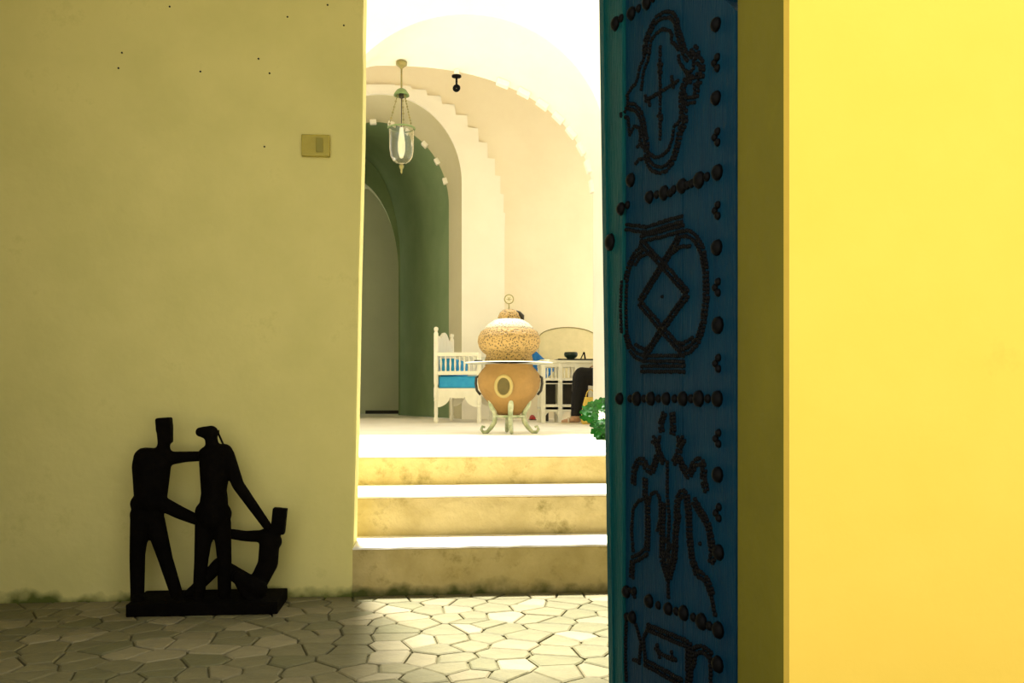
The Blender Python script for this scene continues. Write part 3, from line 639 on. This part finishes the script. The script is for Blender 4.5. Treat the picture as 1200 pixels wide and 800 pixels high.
# ------------------------------------------------------------------ furniture helpers
def post(name, x, y, h, parent, r=0.028, finial=True, material='wpaint', z0=0.0):
    pr = [(r * 0.85, z0), (r, z0 + 0.02), (r, z0 + 0.06), (r * 0.7, z0 + 0.08), (r * 0.85, z0 + 0.12), (r * 0.8, z0 + h * 0.22), (r * 1.05, z0 + h * 0.235), (r * 0.8, z0 + h * 0.25), (r * 1.05, z0 + h * 0.27), (r * 1.05, z0 + h * 0.36), (r * 0.75, z0 + h * 0.385), (r, z0 + h * 0.41), (r, z0 + h * 0.93)]
    if finial: pr += [(r * 0.6, z0 + h * 0.95), (r * 1.0, z0 + h * 0.97), (r * 0.95, z0 + h * 0.99), (r * 0.4, z0 + h)]
    else: pr += [(r, z0 + h)]
    o = MB().lathe(pr, n=12).obj(name, material, parent, smooth='auto'); o.location = (x, y, 0); return o
SPM = MB().lathe([(0.009, 0), (0.012, 0.02), (0.008, 0.03), (0.015, 0.10), (0.008, 0.17), (0.012, 0.18), (0.009, 0.20)], n=8).mesh('spindle', 'wpaint', smooth=True)
# ---- settle with blue mattress
gp = P(511, 495, 11.65)
be = thing('settle', 'white painted wooden settle with turned spindles and bright blue mattress', 'bench', (gp.x, 11.65, TZ), R(-11))
BD, BL = 0.56, 1.25
for x, y, h in ((0, 0, 1.235), (0, BL, 1.235), (BD, 0, 0.90), (BD, BL, 0.90)): post('post', x, y, h, be, r=0.030, finial=(x == 0))
for y in (0, BL):
    MB().box(0.0, BD, y - 0.022, y + 0.022, 0.855, 0.905).obj('arm_rail', 'wpaint', be, bevel=0.006)
    MB().box(0.0, BD, y - 0.018, y + 0.018, 0.615, 0.665).obj('arm_rail', 'wpaint', be, bevel=0.006)
    for k in range(8): inst('spindle', SPM, be, (0.065 + k * 0.061, y, 0.66))
    # scalloped apron
    pl = [(0.02, 0.44), (0.02, 0.20)]
    for k in range(9): t = k / 8; pl.append((0.03 + 0.15 * math.sin(t * math.pi / 2), 0.20 + 0.135 * (1 - math.cos(t * math.pi / 2)) ** 0.8))
    for k in range(4):
        for j in range(1, 5): t = j / 5; pl.append((0.18 + k * 0.05 + 0.05 * t, 0.335 - 0.028 * math.sin(math.pi * t)))
    for k in range(9): t = 1 - k / 8; pl.append((BD - 0.03 - 0.15 * math.sin(t * math.pi / 2), 0.20 + 0.135 * (1 - math.cos(t * math.pi / 2)) ** 0.8))
    pl += [(BD - 0.02, 0.20), (BD - 0.02, 0.44)]
    q = []
    for p in pl:
        if not q or math.hypot(p[0] - q[-1][0], p[1] - q[-1][1]) > 1e-3: q.append(p)
    MB().prism([(x, y - 0.012, z) for x, z in q], (0, 0.024, 0)).obj('apron', 'wpaint', be)
MB().box(-0.012, 0.012, 0, BL, 0.34, 0.44).obj('side_rail', 'wpaint', be, bevel=0.004)
MB().box(BD - 0.012, BD + 0.012, 0, BL, 0.34, 0.44).obj('side_rail', 'wpaint', be, bevel=0.004)
MB().box(0.01, BD - 0.01, 0.012, BL - 0.012, 0.415, 0.445).obj('seat_board', 'wpaint', be)
MB().box(0.03, BD - 0.005, 0.02, BL - 0.02, 0.445, 0.60).obj('mattress', 'bluecloth', be, bevel=0.03, smooth=True, seg=3)
# crested back
pl = [(0.0, 0.86), (BL, 0.86)]
cr = [(BL, 1.13), (BL * 0.93, 1.10), (BL * 0.86, 1.13), (BL * 0.76, 1.10), (BL * 0.70, 1.15), (BL * 0.60, 1.19), (BL * 0.5, 1.205), (BL * 0.40, 1.19), (BL * 0.30, 1.15), (BL * 0.24, 1.10), (BL * 0.14, 1.13), (BL * 0.07, 1.10), (0, 1.13)]
MB().prism([(0.014, y, z) for y, z in pl + cr], (-0.028, 0, 0)).obj('back_panel', 'wpaint', be, bevel=0.003)
MB().box(-0.018, 0.018, 0, BL, 0.615, 0.665).obj('back_rail', 'wpaint', be, bevel=0.005)
for k in range(16): inst('spindle', SPM, be, (0, 0.08 + k * 0.073, 0.66))
MB().box(0.035, 0.24, 0.05, BL - 0.08, 0.60, 0.83).obj('back_bolster', 'bluecloth', be, bevel=0.04, smooth=True, seg=3)

# ---- white side cabinet
CY = 11.55; cpx = 1 / (F / CY * 0.993)
cl_ = P(634, 496, CY); cr_ = P(700, 496, CY)
cb = thing('side_cabinet', 'white painted open cabinet with spindle gallery and black top', 'cabinet', (cl_.x, CY, TZ))
CW = cr_.x - cl_.x; CDp = 0.42
def cz(y): return max(0.0, (495.4 - y) * cpx)
colx = [3, 23, 43, 63]
for px in colx:
    for yy in (0.03, CDp - 0.03):
        MB().box(px * cpx - 0.028, px * cpx + 0.028, yy - 0.028, yy + 0.028, 0, cz(424)).obj('post', 'wpaint', cb, bevel=0.006)
for yy in (0.03, CDp - 0.03):
    for za, zb in ((430, 425), (450, 443), (482, 474)):
        MB().box(0.0, CW, yy - 0.020, yy + 0.020, cz(za), cz(zb)).obj('rail', 'wpaint', cb, bevel=0.004)
for i in range(3):
    xa, xb = colx[i] * cpx + 0.028, colx[i + 1] * cpx - 0.028
    for k in range(3):
        o = inst('spindle', SPM, cb, (xa + (k + 0.5) * (xb - xa) / 3, 0.03, cz(443.5)), (0, 0, 0), (0.9, 0.9, (cz(429.5) - cz(443.5)) / 0.20))
    pl = [(xa - 0.01, cz(474)), (xa - 0.01, cz(492))] + [((xa + xb) / 2 - (xb - xa) / 2 * math.cos(math.pi * j / 10), cz(489) + (cz(482.5) - cz(489)) * math.sin(math.pi * j / 10)) for j in range(11)] + [(xb + 0.01, cz(492)), (xb + 0.01, cz(474))]
    MB().prism([(x, 0.02, z) for x, z in pl], (0, 0.02, 0)).obj('arched_apron', 'wpaint', cb)
    MB().box(xa - 0.01, xb + 0.01, CDp - 0.09, CDp - 0.07, cz(474), cz(450)).obj('back_board', 'dark', cb)
MB().box(0, CW, 0.01, CDp - 0.01, cz(480), cz(477)).obj('shelf', 'wpaint', cb)
MB().box(0, CW, 0.01, CDp - 0.01, cz(449), cz(446)).obj('shelf', 'wpaint', cb)
MB().box(-0.02, CW + 0.02, -0.01, CDp + 0.01, cz(425), cz(422)).obj('cabinet_top', 'wpaint', cb, bevel=0.005)
MB().box(20 * cpx, CW + 0.02, -0.012, CDp + 0.01, cz(422), cz(420.3)).obj('top_slab', 'slate', cb, bevel=0.003)
p = P(669, 420, CY + 0.18); tz = TZ + cz(420.3)
bw = thing('bowl', 'dark green glazed bowl on the white cabinet', 'bowl', (p.x, CY + 0.18, tz))
MB().lathe([(0.045, 0), (0.05, 0.01), (0.085, 0.04), (0.092, 0.07), (0.085, 0.085), (0.075, 0.085), (0.08, 0.07), (0.07, 0.04), (0.03, 0.02)], n=24).obj('body', mat('dark_green_glaze', (0.02, 0.035, 0.02), None, rough=0.3), bw, smooth=True)
MB().torus((0, 0, 0.087), 0.078, 0.008, n=24, m=6).obj('rim', 'slate', bw, smooth=True)
p = P(683, 420, CY + 0.16)
ea = thing('photo_stand', 'small black folding stand beside the dark bowl', 'stand', (p.x, CY + 0.16, tz))
MB().tube([(-0.03, 0, 0), (0.012, 0.01, 0.085)], 0.007, n=6).obj('leg', 'iron', ea); MB().tube([(0.032, 0, 0), (0.018, 0.01, 0.095)], 0.011, n=6).obj('leg', 'iron', ea); MB().tube([(0.012, 0.01, 0.085), (0.018, 0.01, 0.095)], 0.011, n=6).obj('hinge', 'iron', ea)

# ---- arched-back armchair sofa and cushion behind
AY = 12.95; al = P(631, 495, AY); ar = P(700, 495, AY); AW = ar.x - al.x; apx = AY / F
sf = thing('sofa', 'cream sofa with arched back behind the white cabinet', 'sofa', (al.x, AY, TZ))
zpk = P(664, 383.5, AY).z - TZ; zsd = P(632, 396.5, AY).z - TZ
pl = [(0, 0.35), (AW, 0.35)] + [(AW / 2 + AW / 2 * math.cos(math.pi * k / 16), zsd + (zpk - zsd) * math.sin(math.pi * k / 16)) for k in range(17)]
MB().prism([(x, 0.0, z) for x, z in pl], (0, 0.07, 0)).obj('backrest', 'creamcloth', sf, bevel=0.015)
MB().tube([(x, -0.004, z) for x, z in pl[2:]], 0.007, n=6).obj('piping', 'brass', sf, smooth=True)
MB().box(0, AW, -0.62, 0.0, 0.28, 0.44).obj('seat', 'creamcloth', sf, bevel=0.03, smooth=True)
for x in (0.04, AW - 0.04):
    for y in (-0.58, 0.03): MB().box(x - 0.025, x + 0.025, y - 0.025, y + 0.025, 0, 0.30).obj('leg', 'dark', sf)
c0 = P(641, 424, AY - 0.18)
cu = MB()
W2 = 0.21; nn = 8; V = []; Fc = []
for s_ in (1, -1):
    for i in range(nn + 1):
        for j in range(nn + 1):
            u, v = i / nn * 2 - 1, j / nn * 2 - 1; th = 0.075 * ((1 - u * u) * (1 - v * v)) ** 0.45
            k = 1 - 0.07 * (1 - u * u) * v * v - 0.0; V.append((u * W2 * (1 - 0.06 * (1 - v * v)), s_ * th, v * W2 * (1 - 0.06 * (1 - u * u))))
m1 = (nn + 1) ** 2
for s_ in (0, 1):
    for i in range(nn):
        for j in range(nn):
            a = s_ * m1 + i * (nn + 1) + j; Fc.append((a, a + 1, a + nn + 2, a + nn + 1) if s_ else (a, a + nn + 1, a + nn + 2, a + 1))
cushion = cu.add(V, Fc).obj('cushion', 'navycloth', smooth=True)
cushion.location = (P(629, 430, AY - 0.13).x, AY - 0.125, TZ + 0.44 + W2 * 1.35); cushion.rotation_euler = (R(-10), R(40), 0)
tag(cushion, 'deep blue square cushion leaning on the cream sofa', 'cushion')
# ---- red slippers by the table
p = GP(624, 492, TZ)
sl = thing('slipper', 'small red leather slipper on the loggia floor', 'slipper', (p.x, p.y, TZ))
MB().box(-0.045, 0.045, -0.12, 0.12, 0, 0.015).obj('sole', 'dark', sl, bevel=0.007)
V = [];
for k in range(9):
    t = k / 8; y = -0.12 + 0.15 * t; h = 0.03 + 0.035 * math.sin(t * math.pi / 2); w = 0.045 * (0.55 + 0.45 * math.sin(min(1, t * 1.6) * math.pi / 2))
    for j in range(7): a = math.pi * j / 6; V.append((w * math.cos(a), y, 0.012 + h * math.sin(a)))
MB().add(V, [(i * 7 + j, i * 7 + j + 1, (i + 1) * 7 + j + 1, (i + 1) * 7 + j) for i in range(8) for j in range(6)] + [tuple(range(7))]).obj('upper', 'red', sl, smooth=True)

# ------------------------------------------------------------------ seated person on a stool
FP = GP(669, 494, TZ); PY = 11.15
px0 = P(669, 467, PY).x
HX = px0 + 0.58         # hip x
ps_ = thing('person', 'seated person in black trousers and pale sandals beside the white cabinet', 'person', (HX, PY, TZ))
def v(x, y, z): return Vector((x, y, z))
caps = []
for s_, fx, kx, kz_ in ((-1, -0.56, -0.46, 0.60), (1, -0.50, -0.44, 0.585)):
    yb = 0.10 * s_
    caps += [(v(0, yb, 0.56), v(kx, yb * 1.1, kz_), 0.115, 0.10), (v(kx, yb * 1.1, kz_), v((kx + fx) / 2 + 0.01, yb, 0.33), 0.102, 0.092), (v((kx + fx) / 2 + 0.01, yb, 0.33), v(fx + 0.03, yb, 0.10), 0.092, 0.068),
             (v(fx + 0.03, yb, 0.09), v(fx + 0.0, yb, 0.06), 0.036, 0.036), (v(fx + 0.05, yb, 0.05), v(fx - 0.11, yb, 0.035), 0.034, 0.024), (v(fx - 0.06, yb, 0.034), v(fx - 0.14, yb, 0.03), 0.034, 0.02)]
caps += [(v(0, -0.07, 0.58), v(0, 0.07, 0.58), 0.115, 0.115), (v(0, 0, 0.6), v(0.02, 0, 0.82), 0.125, 0.12), (v(0.02, -0.04, 0.82), v(0.03, -0.06, 1.02), 0.115, 0.105), (v(0.02, 0.04, 0.82), v(0.03, 0.06, 1.02), 0.115, 0.105),
         (v(0.02, -0.15, 1.07), v(0.02, 0.15, 1.07), 0.065, 0.065), (v(0.02, 0, 1.08), v(0.0, 0, 1.20), 0.06, 0.05), (v(0.0, 0, 1.29), v(-0.012, 0, 1.345), 0.080, 0.088), (v(-0.035, 0, 1.235), v(-0.02, 0, 1.29), 0.045, 0.068),
         (v(-0.103, 0, 1.305), v(-0.113, 0, 1.285), 0.010, 0.014)]
hands = []
for s_ in (-1, 1):
    sh, el, wr = v(0.02, 0.19 * s_, 1.05), v(0.02, 0.24 * s_, 0.79), v(-0.17, 0.15 * s_, 0.735)
    caps += [(sh, el, 0.056, 0.045), (el, wr, 0.045, 0.030), (wr, wr + v(-0.05, 0, -0.005), 0.030, 0.030), (wr + v(-0.04, 0.018 * s_, -0.004), wr + v(-0.085, 0.018 * s_, -0.012), 0.022, 0.018), (wr + v(-0.04, -0.018 * s_, -0.004), wr + v(-0.085, -0.018 * s_, -0.012), 0.022, 0.018)]
    caps += [(v(0.0, 0.083 * s_, 1.315), v(0.006, 0.092 * s_, 1.29), 0.014, 0.010)]
    for k, ln_ in enumerate((0.068, 0.078, 0.072, 0.055)):
        yy = (0.033 - 0.022 * k) * -s_; b_ = wr + v(-0.085, yy, -0.010); m_ = b_ + v(-ln_ * 0.55, yy * 0.2, -0.006); e = m_ + v(-ln_ * 0.35, 0, -0.028)
        caps += [(b_, m_, 0.0095, 0.009), (m_, e, 0.009, 0.0075)]
    b_ = wr + v(-0.03, -0.028 * s_, -0.004); caps += [(b_, b_ + v(-0.035, -0.022 * s_, -0.012), 0.012, 0.010), (b_ + v(-0.035, -0.022 * s_, -0.012), b_ + v(-0.062, -0.022 * s_, -0.026), 0.010, 0.008)]
def pm(c):
    if c.z < 0.095 and c.x < -0.3: return 2
    if c.z > 1.145: return 2
    if c.x < -0.19 and c.x > -0.40 and c.z > 0.705: return 2
    if c.z > 0.69: return 1
    return 0
body = organic('body', caps, 'trouser', 0.0075, ps_, smooth_it=2, matfn=pm, mats=('trouser', 'shirt', 'skin'))
hair = organic('hair', [(v(0.012, 0, 1.33), v(0.0, 0, 1.365), 0.092, 0.086), (v(0.04, 0, 1.25), v(0.03, 0, 1.33), 0.066, 0.082)], 'hair', 0.009, ps_, smooth_it=2)
for s_ in (-1, 1):
    for z_, nm_ in ((1.318, 'eye'),):
        MB().lathe([(0.002, -0.008), (0.009, -0.004), (0.010, 0), (0.009, 0.004), (0.002, 0.008)], c=(-0.092, 0.030 * s_, z_), n=10).obj(nm_, 'hair', ps_, smooth=True)
    fx = -0.56 if s_ < 0 else -0.50; yb = 0.10 * s_
    MB().box(fx - 0.165, fx + 0.09, yb - 0.045, yb + 0.045, 0.0, 0.016).obj('sandal_sole', 'sandal', ps_, bevel=0.006)
    MB().tube([(fx - 0.07, yb + 0.043 * math.cos(a), 0.012 + 0.062 * math.sin(a)) for a in [math.pi * k / 8 for k in range(9)]], 0.011, n=6).obj('sandal_strap', 'sandal', ps_, smooth=True)
MB().tube([(-0.096, -0.022, 1.243), (-0.101, 0, 1.241), (-0.096, 0.022, 1.243)], 0.005, n=6).obj('mouth', mat('lips', (0.30, 0.11, 0.08), None, rough=0.6), ps_, smooth=True)
so_ = thing('stool', 'low wooden stool under the seated person', 'stool', (HX + 0.02, PY, TZ))
MB().lathe([(0.19, 0.42), (0.20, 0.43), (0.20, 0.455), (0.19, 0.465)], n=28).obj('seat', 'wood', so_)
for a in (45, 135, 225, 315): MB().tube([(0.13 * math.cos(R(a)), 0.13 * math.sin(R(a)), 0.42), (0.18 * math.cos(R(a)), 0.18 * math.sin(R(a)), 0.0)], [0.018, 0.014], n=8).obj('leg', 'wood', so_)
# ochre bag
p = P(689, 494, 10.86)
bg = thing('shoulder_bag', 'ochre cloth bag standing on the floor in front of the seated person', 'bag', (p.x + 0.03, 10.86, TZ))
V = []; hs = [(0, 0.10, 0.07), (0.03, 0.115, 0.085), (0.13, 0.11, 0.08), (0.24, 0.09, 0.055), (0.31, 0.075, 0.03), (0.33, 0.07, 0.015)]
for z, a, b in hs:
    for k in range(20): t = math.tau * k / 20; V.append((a * math.copysign(abs(math.cos(t)) ** 0.7, math.cos(t)) + 0.004 * math.sin(5 * t + z * 40), b * math.copysign(abs(math.sin(t)) ** 0.7, math.sin(t)), z))
MB().add(V, [(i * 20 + k, i * 20 + (k + 1) % 20, (i + 1) * 20 + (k + 1) % 20, (i + 1) * 20 + k) for i in range(5) for k in range(20)] + [tuple(range(20))[::-1], tuple(100 + k for k in range(20))]).obj('body', 'bag', bg, smooth=True)
MB().tube([(0.055 * math.cos(a), 0.0, 0.32 + 0.10 * math.sin(a)) for a in [math.pi * k / 10 for k in range(11)]], 0.007, n=6).obj('handle', 'bag', bg, smooth=True)

# ------------------------------------------------------------------ potted geranium
GY_ = 6.75; pc = P(733, 500, GY_)
pl_ = thing('potted_geranium', 'green geranium with white flowers in a terracotta pot by the steps', 'plant', (pc.x, GY_, TZ))
MB().lathe([(0.07, 0), (0.075, 0.01), (0.10, 0.13), (0.115, 0.135), (0.115, 0.16), (0.10, 0.16), (0.095, 0.14)], n=24).obj('flower_pot', 'terracotta', pl_, smooth='auto')
MB().lathe([(0.094, 0.12), (0.094, 0.142), (0.01, 0.148)], n=20).obj('soil', 'soil', pl_)
V = [(0, 0, 0)]; nr = 22
for ring, rr in ((1, 0.5), (2, 1.0)):
    for k in range(nr):
        t = math.tau * k / nr; lob = 1 + (0.09 * math.cos(7 * t) if ring == 2 else 0.02 * math.cos(7 * t)); notch = 1 - 0.55 * math.exp(-((t - math.pi) / 0.16) ** 2) * (ring == 2)
        r0 = 0.036 * rr * lob * notch; V.append((r0 * math.cos(t), r0 * math.sin(t), 0.006 * rr * rr * (1 + 0.6 * math.cos(7 * t))))
LM = MB().add(V, [(0, 1 + k, 1 + (k + 1) % nr) for k in range(nr)] + [(1 + k, 1 + nr + k, 1 + nr + (k + 1) % nr, 1 + (k + 1) % nr) for k in range(nr)]).mesh('leaf', 'leaf', smooth=True)
rnd = random.Random(3)
spots = []
for (x, y) in ((688, 482), (693, 476), (700, 474), (706, 472), (712, 473), (690, 489), (697, 484), (694, 495), (702, 491), (700, 500), (707, 497), (698, 507), (704, 510), (711, 505), (712, 513), (706, 503), (713, 480), (709, 511), (686, 486), (702, 480), (716, 490), (722, 480), (728, 474), (736, 478), (745, 484), (752, 490), (760, 482), (740, 470), (726, 500), (748, 500), (765, 495), (735, 490)):
    spots.append((x, y, GY_ - 0.05 + rnd.uniform(-0.09, 0.06)))
stems = MB()
for x, y, Y in spots:
    w = P(x, y, Y); loc = w - Vector((pc.x, GY_, TZ))
    rot = Euler((R(58 + rnd.uniform(-28, 25)), R(rnd.uniform(-35, 35)), R(rnd.uniform(-40, 40))))
    k = rnd.uniform(1.0, 1.45); inst('leaf', LM, pl_, loc, rot, (k, k, k))
    b_ = Vector((loc.x * 0.15, loc.y * 0.15, 0.14)); mdp = b_.lerp(loc, 0.5) + Vector((0, 0.01, 0.05)); MB().tube([b_, mdp, loc], 0.0028, n=5).obj('stem', 'stem', pl_)
FL = MB()
V = [(0, 0, 0)] + [(0.012 * math.cos(t) * (1 + 0.25 * math.cos(5 * t)), 0.012 * math.sin(t) * (1 + 0.25 * math.cos(5 * t)), 0.004) for t in [math.tau * k / 20 for k in range(20)]]
FM = MB().add(V, [(0, 1 + k, 1 + (k + 1) % 20) for k in range(20)]).mesh('flower', 'petal', smooth=True)
for i in range(16):
    x, y = 708 + rnd.uniform(-6, 6), 486 + rnd.uniform(-4, 4); w = P(x, y, GY_ - 0.17 + rnd.uniform(-0.02, 0.02)) - Vector((pc.x, GY_, TZ))
    inst('flower', FM, pl_, w, (R(70 + rnd.uniform(-30, 30)), R(rnd.uniform(-30, 30)), R(rnd.uniform(-40, 40))), (1.15,) * 3)
w = P(708, 487, GY_ - 0.165) - Vector((pc.x, GY_, TZ)); MB().tube([(0, 0, 0.14), w * 0.5 + Vector((0, 0, 0.09)), w], 0.003, n=5).obj('flower_stalk', 'stem', pl_)
